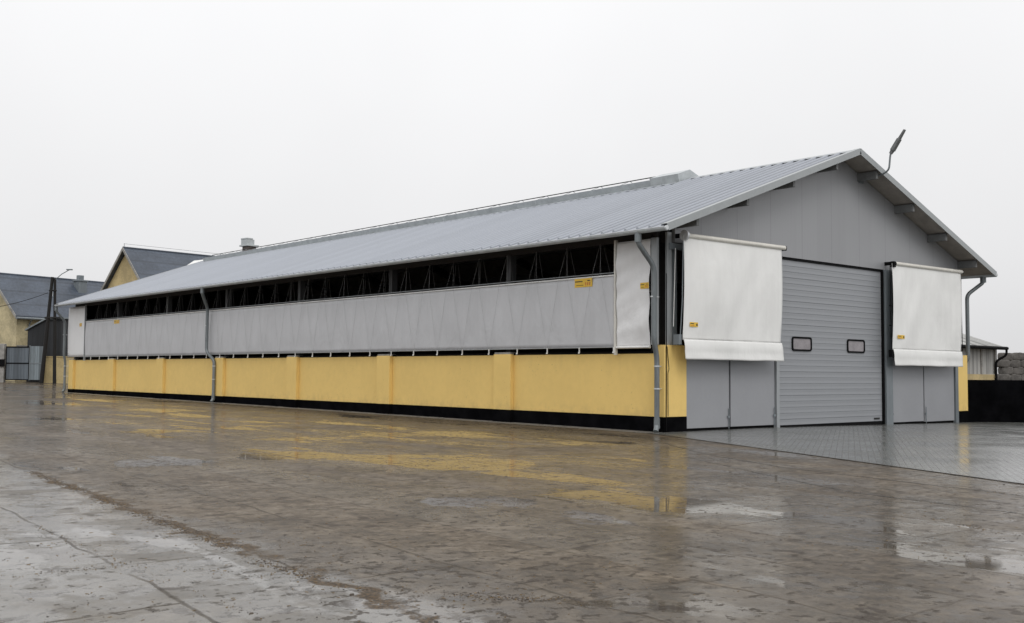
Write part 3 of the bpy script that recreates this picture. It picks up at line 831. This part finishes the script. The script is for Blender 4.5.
# sectional door: horizontal lapped ribs in section units
gd = bpy.data.objects.new('garage_door', None); COL.objects.link(gd); gd.parent = barn
gd['label'] = 'closed grey sectional roller door with two small windows'
b = MB(); z = .04; k = 0
prof = []
x0, x1 = 4.737, 10.153
N = 28; ph = (4.63-z)/N
for k in range(N):
    a = z + k*ph
    d = .004 if k % 4 else .016
    prof += [(.055, a+.007), (.058, a+ph*.5), (.055, a+ph-.007), (.055+.007+d*.5, a+ph-.005), (.055+.007+d*.5, a+ph+.001)]
vs = []
for (yy, zz) in prof: vs += [(x0, yy, zz - .025*0), (x1, yy, zz)]
b.add(vs, [(2*i, 2*i+1, 2*i+3, 2*i+2) for i in range(len(prof)-1)])
b.build('door_leaf', MT['door'], gd)
MB().box(x0, x1, .045, .10, -.12, .045).build('bottom_seal', MT['dark'], gd)
MB().box(9.68, 9.98, .035, .05, .10, .15).build('rating_plate', MT['near_black'], gd)
for xa, xb in ((5.42, 6.38), (8.22, 9.18)):
    b = MB(); zc0, zc1 = 2.10, 2.50
    t = .05
    def rr(x0, x1, z0, z1, r, n=5):
        out = []
        for cx, cz, a0 in ((x1-r, z0+r, -90), (x1-r, z1-r, 0), (x0+r, z1-r, 90), (x0+r, z0+r, 180)):
            for i in range(n+1):
                a = R_(a0+90*i/n); out.append((cx+r*cos(a), cz+r*sin(a)))
        return out
    o_, i_ = rr(xa, xb, zc0, zc1, .09), rr(xa+t, xb-t, zc0+t, zc1-t, .05)
    n = len(o_)
    for (ya, yb) in ((.025, .07),):
        vs = [(x, ya, z) for x, z in o_] + [(x, ya, z) for x, z in i_] + [(x, yb, z) for x, z in o_] + [(x, yb, z) for x, z in i_]
        fs = [(i, (i+1) % n, n+(i+1) % n, n+i) for i in range(n)] + [(i, (i+1) % n, 2*n+(i+1) % n, 2*n+i) for i in range(n)] + [(n+i, n+(i+1) % n, 3*n+(i+1) % n, 3*n+i) for i in range(n)]
        b.add(vs, fs)
    b.cur = 1
    b.face([(x, .043, z) for x, z in i_])
    b.build('door_window', [MT['dark'], MT['pane']], gd)
# small hinged leaves below the gable curtains
for (xa, xb, hl) in ((.86, 2.565, 1), (2.635, 4.56, 1), (10.64, 12.62, 0), (12.69, 14.66, 0)):
    gzv = gz((xa+xb)/2, 0)
    f = MB().box(xa, xb, .02, .07, .07+gzv, 1.98).build('hinged_leaf', MT['leaf'], barn, .004)
    b = MB(); b.box(xa-.035, xb+.035, .075, .09, -.15, 1.95); b.build('leaf_backing', MT['dark'], f)  # dark sheet added so the gaps between leaves read as shade
    b = MB(); xl = xb-.06 if hl else xa+.03
    b.tube([(xl+.02, -.005, .03+gzv), (xl+.02, -.005, .55+gzv)], .013, 6); b.box(xl-.03, xl+.06, -.012, .008, .30+gzv, .36+gzv)
    b.build('drop_bolt', MT['steel'], f)

def gable_curtain(x0, x1, xt0, xt1, zt, zflap, zbot, seed, left_gear):
    def f(u, v):
        z = zflap + (zt-zflap)*v; x = x0+(x1-x0)*u
        x += (.07*(v))*(1 if u > .5 else .6) * 1
        d = .055*noise.noise((x*.55+seed + z*.45, z*.40, 2.2)) + .035*noise.noise((x*1.5+seed-z*.75, z*.4, 7.7))
        d *= min(1, 3.5*(1-v)+.05) * (.12+.88*min(1, 7*min(u, 1-u)))
        return (x, -.30 + d - .04*sin(pi*v), z + .03*(1-u)*0)
    b = MB(); b.grid(f, 60, 40)
    o = b.build('gable_curtain', MT['curt_g'], barn, solid=.004)
    SURF[o.name] = lambda x, z: f(min(1, max(0, (x-x0)/(x1-x0))), (z-zflap)/(zt-zflap))[1]
    def h(u, v):
        vv = v**1.0
        x = x0 + (x1-x0)*u + .03*vv + .02*(u-.5)*vv
        z = zflap+.012 + (zbot-zflap-.012)*vv
        d = .035*noise.noise((x*1.1+seed, z*1.8+x*.5, 5.5))*vv
        return (x, -.335 - .016*sin(pi*min(1, vv*1.5+.06)) - .035*vv + d*.9, z + .015*noise.noise((x*1.2, seed, 3))*vv)
    b = MB(); b.grid(h, 60, 12); b.build('weighted_flap', MT['curt_g'], o, solid=.005)
    b = MB(); b.tube([(x0+.01, -.330, zflap), (x1-.01, -.330, zflap)], .014, 8); b.build('weight_tube', MT['white'], o)
    b = MB(); b.tube([(xt0, -.30, zt), (xt1, -.30, zt+.03)], .062, 14); b.build('roller_tube', MT['cream'], o)
    b = MB()
    if left_gear: b.tube([(xt0-.09, -.30, zt), (xt0-.02, -.30, zt)], .135, 18)
    else:
        b.box(xt0-.14, xt0-.01, -.36, -.24, zt-.12, zt+.06)
        b.tube([(xt0-.11, -.30, zt-.01), (xt0+.01, -.30, zt-.01)], .075, 12)
    b.build('roller_gear', MT['clip'] if left_gear else MT['dark'], o, .01)
    b = MB(); b.tube([(xt1, -.30, zt+.03), (xt1+.06, -.30, zt+.03)], .045, 10); b.box(xt1+.02, xt1+.05, -.34, .0, zt-.04, zt+.08)
    b.box(xt0-.06, xt0-.03, -.22, .0, zt-.05, zt+.06)
    b.build('roller_bracket', MT['dark'], o)
    return o
def sticker_xz(parent, x0, x1, z0, z1, y):
    y = min(SURF[parent.name](x, z) for x in (x0, x1) for z in (z0, z1)) - .005
    b = MB(); b.box(x0, x1, y-.004, y, z0, z1); w, h = x1-x0, z1-z0
    b.cur = 1; b.box(x0+.06*w, x0+.5*w, y-.006, y-.004, z0+.58*h, z0+.78*h); b.box(x0+.78*w, x0+.95*w, y-.006, y-.004, z0+.2*h, z0+.7*h)
    b.cur = 2; b.box(x0+.08*w, x0+.55*w, y-.006, y-.004, z0+.2*h, z0+.34*h)
    return b.build('sticker', [MT['sticker'], MT['ink'], MT['orange']], parent)
gc1 = gable_curtain(.33, 4.40, .47, 4.60, 4.85, 2.27, 1.79, 1.0, True)
gc1['label'] = 'wide white rolled curtain left of the garage door'
gc2 = gable_curtain(10.17, 14.53, 10.36, 14.67, 4.88, 2.23, 1.74, 8.0, False)
gc2['label'] = 'white rolled curtain right of the garage door'
sticker_xz(gc1, .57, .88, 2.60, 2.71, -.385)
sticker_xz(gc2, 10.42, 10.82, 2.57, 2.68, -.385)
for xa, z0 in ((10.14, 2.0), (14.66, 2.0)):
    b = MB(); b.tube([(xa, -.28, 4.8), (xa, -.28, 3.6), (xa+.01, -.29, z0+.1)], .014, 6)
    if xa < 12:
        b.box(xa-.05, xa+.05, -.34, -.22, 2.0, 2.22)
        for z in (3.55, 2.95): b.box(xa-.07, xa+.03, -.29, -.27, z, z+.03)
    b.build('lift_chain', MT['dark'], gc2)
b = MB(); b.tube([(.36, -.30, 4.7), (.33, -.29, 3.2), (.30, -.24, 2.2)], .014, 6); b.box(.22, .32, -.28, -.10, 2.15, 2.4); b.build('lift_chain', MT['steel'], gc1)

# ------------------------------------------------------------------ lamp at the gable top
lamp = thing('street_lamp', 'grey lamp on a bent arm sticking out above the gable roof', 'lamp', (8.98, -.1, 7.44))
b = MB(); b.tube(bends([(0, .08, -.10), (0, -.62, -.03), (0, -.84, .08), (0, -.88, .46), (0, -.90, .56)], .22, 6), .028, 10); b.build('arm', MT['pipe'], lamp)
hd = Vector((0, -.50, .70)).normalized(); sdv = Vector((1, 0, 0)); nv = sdv.cross(hd).normalized()
hm = Matrix((sdv, nv, hd)).transposed().to_4x4(); hm.translation = Vector((0, -.895, .55))
b = MB()
def sect(z0, z1, w0, w1, d0, d1):
    vs = [hm @ Vector((sx*w, sy*d, z)) for (z, w, d) in ((z0, w0, d0), (z1, w1, d1)) for sx, sy in ((-1, -1), (1, -1), (1, 1), (-1, 1))]
    b.add(vs, [(3, 2, 1, 0), (4, 5, 6, 7)] + [(i, (i+1) % 4, 4+(i+1) % 4, 4+i) for i in range(4)])
sect(0, .10, .04, .05, .04, .05); sect(.10, .13, .05, .085, .05, .065); sect(.13, .50, .075, .08, .055, .045); sect(.50, .80, .055, .045, .035, .025)
b.build('lamp_head', MT['purlin'], lamp, .012)
b = MB(); b.box(-.12, .12, .06, .10, -.20, -.02); b.build('bracket', MT['steel'], lamp, .005)

# ------------------------------------------------------------------ surroundings, placed with a frame turned to the camera heading
def UD(u, d, z=0): return Vector((CP.x + .7557*u + .6549*d, CP.y - .6549*u + .7557*d, z))
HA = R_(-5)                                              # the farm houses stand square to the barn
def house(o, L, Wd_, eave, ridge, wall_mat, oh=.35, g0=.6, base=None):
    """local x = ridge direction, y = across; near-left corner at the origin"""
    b = MB()
    b.prism([(0, g0-.8), (Wd_, g0-.8), (Wd_, eave), (Wd_/2, ridge-.12), (0, eave)], 'x', 0, L)
    w = b.build('wall', wall_mat, o)
    k = (ridge-eave)/(Wd_/2)
    b = MB()
    b.prism([(-oh, eave-oh*k), (Wd_/2, ridge), (Wd_+oh, eave-oh*k), (Wd_+oh, eave-oh*k+.16), (Wd_/2, ridge+.18), (-oh, eave-oh*k+.16)], 'x', -.3, L+.3)
    r = b.build('roof', MT['tiles'], o)
    f = MB()
    for s in (0, 1):
        y_e = -oh if s == 0 else Wd_+oh
        f.add([(-.34, y_e, eave-oh*k-.06), (-.34, Wd_/2, ridge-.06), (-.34, Wd_/2, ridge+.20), (-.34, y_e, eave-oh*k+.18),
               (-.302, y_e, eave-oh*k-.06), (-.302, Wd_/2, ridge-.06), (-.302, Wd_/2, ridge+.20), (-.302, y_e, eave-oh*k+.18)],
              [(0, 1, 2, 3), (7, 6, 5, 4), (0, 4, 5, 1), (2, 6, 7, 3), (0, 3, 7, 4), (1, 5, 6, 2)])
    f.build('verge_board', MT['conc'], r)
    rc = MB(); rc.tube([(-.3, Wd_/2, ridge+.16), (L+.3, Wd_/2, ridge+.16)], .09, 6); rc.build('ridge_tiles', MT['tiles'], r)
    return w, r
D1 = 79.0
c1 = UD((16.5-512)/1066*D1, D1)
h1 = thing('farmhouse', 'yellow farmhouse with dark tiled roof behind the metal gate', 'house', (c1.x, c1.y, 0), R_(17))
w1, r1 = house(h1, 30, 6.4, 5.55, 8.55, MT['stucco'])
# windows of the long front (local -y side) and gable
def window(o, x0, x1, z0, z1, y=-.02, axis='y'):
    fb = MB(); t = .09
    fb.box(x0-t, x1+t, y-.05, y+.02, z0-t, z0); fb.box(x0-t, x1+t, y-.05, y+.02, z1, z1+t)
    fb.box(x0-t, x0, y-.05, y+.02, z0, z1); fb.box(x1, x1+t, y-.05, y+.02, z0, z1); fb.box((x0+x1)/2-.03, (x0+x1)/2+.03, y-.04, y+.02, z0, z1)
    f = fb.build('window', MT['conc'], o)
    MB().box(x0, x1, y-.012, y+.03, z0, z1).build('pane', MT['win'], f)
window(h1, 2.3, 3.6, 4.15, 5.0)
window(h1, 7.0, 8.3, 3.9, 5.0)
window(h1, 11, 12.3, 3.9, 5.0)
b = MB(); b.tube(bends([(.95, -.45, 5.15), (.95, -.12, 4.8), (.95, -.12, 2.8)], .1, 3), .06, 8); b.build('downpipe', MT['pipe'], h1)
MB().box(.05, 2.3, -.10, -.005, 3.05, 3.2).build('ledge', MT['conc'], h1)
b = MB(); b.tube([(-.3, -.42, 5.20), (30, -.42, 5.20)], .09, 8); b.build('gutter', MT['steel'], h1)
b = MB(); b.box(6.6, 7.35, 2.0, 2.7, 7.2, 8.55); b.box(6.52, 7.43, 1.92, 2.78, 8.55, 8.66); b.box(6.75, 7.2, 2.2, 2.55, 8.66, 9.05)
b.build('chimney', MT['steel'], r1, .01)
b = MB(); b.tube([(3.9, 1.6, 7.1), (3.9, 1.6, 7.7)], .1, 8); b.build('vent_pipe', MT['clip'], r1)

# dark shed with a one-way roof in front of the house
D2 = 77.0
s0 = UD((28-512)/1066*D2, D2)
sh = thing('lean_to_shed', 'dark boarded shed with slanting roof beside the utility pole', 'shed', (s0.x, s0.y, 0), R_(-41))
b = MB(); b.prism([(0, .0), (3.6, .0), (3.6, 5.05), (1.35, 5.0), (0, 4.25)], 'y', 0, 2.2); b.build('wall', MT['shedblack'], sh)
b = MB(); b.prism([(-.15, 4.2), (1.35, 5.04), (3.75, 5.09), (3.75, 5.19), (1.32, 5.14), (-.15, 4.31)], 'y', -.15, 2.3); b.build('roof', MT['steel'], sh)

# gates, yard wall, pole
D3 = 75.0
def at3(px, d=D3): return UD((px-512)/1066*d, d)
p = at3(7)
ga = thing('metal_gate', 'blue grey sheet metal gate in front of the yellow farmhouse', 'gate', (p.x, p.y, .60), R_(-41))
MB().box(.04, 1.62, 0, .05, .10, 2.35).build('gate_panel', MT['gate'], ga)
b = MB(); b.box(0, .06, -.03, .08, .05, 2.42); b.box(1.6, 1.66, -.03, .08, .05, 2.42); b.box(0.06, 1.6, -.03, -.002, 2.34, 2.42); b.box(.06, 1.6, -.03, -.002, 1.20, 1.28); b.box(.06, 1.6, -.03, -.002, .05, .12)
b.build('gate_frame', MT['dark'], ga)
p = at3(30.6)
gb = thing('metal_gate', 'pale grey gate leaf standing open next to the pole', 'gate', (p.x, p.y, .60), R_(-33))
MB().box(.0, .98, 0, .05, .08, 2.45).build('gate_panel', MT['gate2'], gb)
b = MB(); b.box(-.02, .04, -.03, -.002, .05, 2.5); b.box(.94, 1.0, -.03, -.002, .05, 2.5); b.box(.04, .94, -.03, -.002, 1.22, 1.28)
b.build('gate_frame', MT['steel'], gb)
p = at3(-14)
gp = thing('gate_pillar', 'weathered pillar with dark fittings left of the blue gate', 'pillar', (p.x, p.y, .5), R_(-41))
b = MB(); b.box(0, 1.35, 0, .35, -.2, 1.6); b.box(1.0, 1.35, -.02, .35, 1.6, 2.7); b.build('post', MT['conc'], gp, .02)
b = MB(); b.box(1.0, 1.42, -.1, -.02, 1.1, 1.6); b.build('lock_box', MT['dark'], gp)
p = at3(45.5, 75.6)
yw = MB(); yw.box(0, 6.5, 0, .3, -.5, 1.72); yw.box(-.05, 6.55, -.04, .34, 1.722, 1.78)
ywo = yw.build('yard_wall', MT['stucco2'], None, .01); ywo.location = (p.x, p.y, .58); ywo.rotation_euler = (0, 0, R_(-41))
tag(ywo, 'low ochre yard wall behind the dark utility pole', 'wall')
p = at3(52, 74)
up = thing('utility_pole', 'dark two legged timber utility pole near the farm gate', 'pole', (p.x, p.y, 0), R_(-41))
b = MB(); b.tube([(-.62, 0, .3), (-.08, 0, 7.85)], [.145, .10], 10); b.build('leg', MT['pole'], up)
b = MB(); b.tube([(.30, 0, .3), (.09, 0.02, 7.75)], [.12, .085], 10); b.build('leg', MT['pole'], up)
b = MB(); b.tube([(-.5, -.05, 5.0), (.6, -.05, 5.0)], .07, 8); b.build('crossbar', MT['pole'], up)
b = MB(); b.tube([(-.25, -.05, 6.9), (.25, -.05, 6.9)], .06, 8); b.build('crossbar', MT['pole'], up)
b = MB(); b.tube([(.05, 0, 7.6), (.6, -.1, 8.05), (1.15, -.15, 8.35)], .028, 6); b.box(.95, 1.35, -.22, -.08, 8.32, 8.40); b.build('lamp_arm', MT['steel'], up)
a = UD((47-512)/1066*74, 74, 6.75); c_ = UD((-40-512)/1066*70, 70, 5.2)
b = MB(); pts = []
for i in range(13):
    t = i/12; q = a.lerp(c_, t); q.z -= .5*4*t*(1-t)*.5; pts.append(q)
b.tube(pts, .018, 5)
wo = b.build('power_cable', MT['dark']); tag(wo, 'thin sagging cable running left from the utility pole', 'cable')

# second house behind the barn
D4 = 78.0
ap = UD((120-512)/1066*D4, D4)
HA = R_(8)
ax = Vector((cos(HA), sin(HA), 0)); ay = Vector((-sin(HA), cos(HA), 0))
W4 = 8.4; RZ4 = (370-246.5)/1066*D4+1.42
c4 = ap - ay*(W4/2) + ax*.35
h2 = thing('tiled_house', 'tall ochre gabled house with dark tiled roof rising behind the barn', 'house', (c4.x, c4.y, 0), HA)
w2, r2 = house(h2, 26, W4, RZ4-4.35, RZ4-.2, MT['stucco2'], .4)
b = MB(); b.tube([(-.2, W4/2, RZ4-.02), (-.2, W4/2, RZ4+.28)], .02, 5); b.tube([(8.0, W4/2, RZ4-.02), (8.0, W4/2, RZ4+.25)], .02, 5); b.tube([(-.2, W4/2, RZ4+.25), (8.0, W4/2, RZ4+.22), (16, W4/2, RZ4+.2)], .012, 5)
b.build('lightning_wire', MT['steel'], r2)
# window slot in the gable (faces -x)
fb = MB(); fb.box(-.05, .02, 3.6, 4.6, RZ4-4.0, RZ4-3.1); fo = fb.build('window', MT['conc'], h2)
MB().box(-.07, -.052, 3.7, 4.5, RZ4-3.9, RZ4-3.2).build('pane', MT['win'], fo)
# small white-roofed dormer low on the roof
def px_h2(px, py, d):                                   # a point at that image ray, in house-local coordinates
    q = UD((px-512)/1066*d, d, 1.42 + ((369.1+.00777*px)-py)/1066*d) - c4
    return Vector((q.dot(ax), q.dot(ay), q.z))
dq = px_h2(202, 264, 74)
b = MB(); b.prism([(dq.x-.0, dq.z-1.2), (dq.x+1.0, dq.z-1.2), (dq.x+1.0, dq.z-.05), (dq.x+.5, dq.z+.3), (dq.x, dq.z-.05)], 'y', dq.y, dq.y+2.0)
do = b.build('dormer', MT['brick'], r2)
b = MB(); b.prism([(dq.x-.14, dq.z-.12), (dq.x+.5, dq.z+.32), (dq.x+1.14, dq.z-.12), (dq.x+1.14, dq.z-.02), (dq.x+.5, dq.z+.42), (dq.x-.14, dq.z-.02)], 'y', dq.y-.15, dq.y+2)
b.build('dormer_roof', MT['white'], r2)
# chimney with metal cowl
cq = px_h2(247.5, 254, 84)
b = MB(); b.box(cq.x-.38, cq.x+.38, cq.y-.38, cq.y+.38, cq.z-2.2, cq.z+.62); ch = b.build('chimney', MT['chim'], r2, .01)
b = MB(); b.box(cq.x-.55, cq.x+.55, cq.y-.55, cq.y+.55, cq.z+.60, cq.z+.72); b.box(cq.x-.5, cq.x+.2, cq.y-.4, cq.y+.4, cq.z+.72, cq.z+1.15); b.box(cq.x-.52, cq.x+.05, cq.y-.42, cq.y+.42, cq.z+1.152, cq.z+1.25)
b.build('cowl', MT['galv'], r2, .01)

# ------------------------------------------------------------------ right side: black wall, plank shed, bales
bw0 = Vector((15.85, .22, 0)); bdir = Vector((.756, -.655, 0))
bl = MB(); bl.box(0, 16, 0, .3, -.5, 1.40)
bo = bl.build('retaining_wall', MT['film'], None, .02); bo.location = (bw0.x, bw0.y, -.09); bo.rotation_euler = (0, 0, math.atan2(bdir.y, bdir.x))
tag(bo, 'low black wall running right from the barn corner', 'wall')
sx1, sy0 = 24.42, 3.1
shd = thing('plank_shed', 'grey plank shed with pale corrugated roof behind the black wall', 'shed', (sx1, sy0, .02), 0)
b = MB(); b.box(-8, 0, 0, 5.2, 1.505, 2.62); b.build('wall', MT['planks'], shd)
b = MB(); b.box(-8.02, .02, -.03, 5.22, -.3, 1.50); b.build('base_wall', MT['stucco2'], shd)
MB().box(-1.35, -1.2, -.05, -.001, 1.51, 2.6).build('corner_board', MT['conc'], shd)
MB().box(-.14, .03, -.05, -.001, 1.51, 2.6).build('corner_board', MT['conc'], shd)
b = MB()
N = 60
def rp(t, s): return
x0, x1 = -8.4, .12
prof = []
for k in range(N*4+1):
    x = x0+(x1-x0)*k/(N*4); prof.append((x, .018*sin(2*pi*k/4)))
vs = []
for x, h in prof:
    vs += [(x, -.35, 2.62+h), (x, 2.6, 3.62+h), (x, 5.55, 2.62+h)]
b.add(vs, [(3*i+j, 3*i+3+j, 3*i+4+j, 3*i+1+j) for i in range(len(prof)-1) for j in (0, 1)], True)
b.build('roof', MT['lightroof'], shd, solid=.02)
b = MB(); b.tube([(x0, -.42, 2.58), (x1+.05, -.42, 2.58)], .07, 8); b.build('gutter', MT['dark'], shd)
b = MB(); b.tube(bends([(x1-.02, -.42, 2.56), (x1-.02, -.42, 2.3), (x1-.30, -.1, 2.05), (x1-.30, -.1, 0)], .15, 4), .05, 8); b.build('downpipe', MT['dark'], shd)

bale_b = MB()
def balef():
    bm = bmesh.new(); bmesh.ops.create_cube(bm, size=1)
    bmesh.ops.scale(bm, vec=(.64, .7, .45), verts=bm.verts)
    bmesh.ops.subdivide_edges(bm, edges=bm.edges[:], cuts=5, use_grid_fill=True)
    for v in bm.verts:
        c = v.co; k = Vector((c.x/.32, c.y/.35, c.z/.225))
        s = 1-.09*(max(0, abs(k.x)**3*abs(k.z)**3))-.035*(k.x*k.x+k.z*k.z)*.5
        v.co = c*s + Vector((noise.noise(c*5), noise.noise(c*5+Vector((9, 0, 0))), noise.noise(c*5+Vector((0, 9, 0)))))*.014
    me = bpy.data.meshes.new('straw_bale'); bm.to_mesh(me); bm.free()
    for p_ in me.polygons: p_.use_smooth = True
    me.materials.append(MT['bale']); return me
bme = balef()
base = UD((1000-512)/1066*62+.4, 62)
for r in range(6):
    for k in range(6):
        o = bpy.data.objects.new('straw_bale', bme); COL.objects.link(o)
        off = .5*(r % 2)*.6
        q = base + Vector((.756, -.655, 0))*(k*.60+off*.55-.25)
        o.location = (q.x, q.y, .34 + .21 + .41*r)
        o.rotation_euler = (random.uniform(-.04, .04), random.uniform(-.04, .04), R_(-41)+random.uniform(-.08, .08))
        tag(o, 'weathered grey bale in the stack right of the plank shed', 'bale', 'stacked grey bales beyond the black wall')
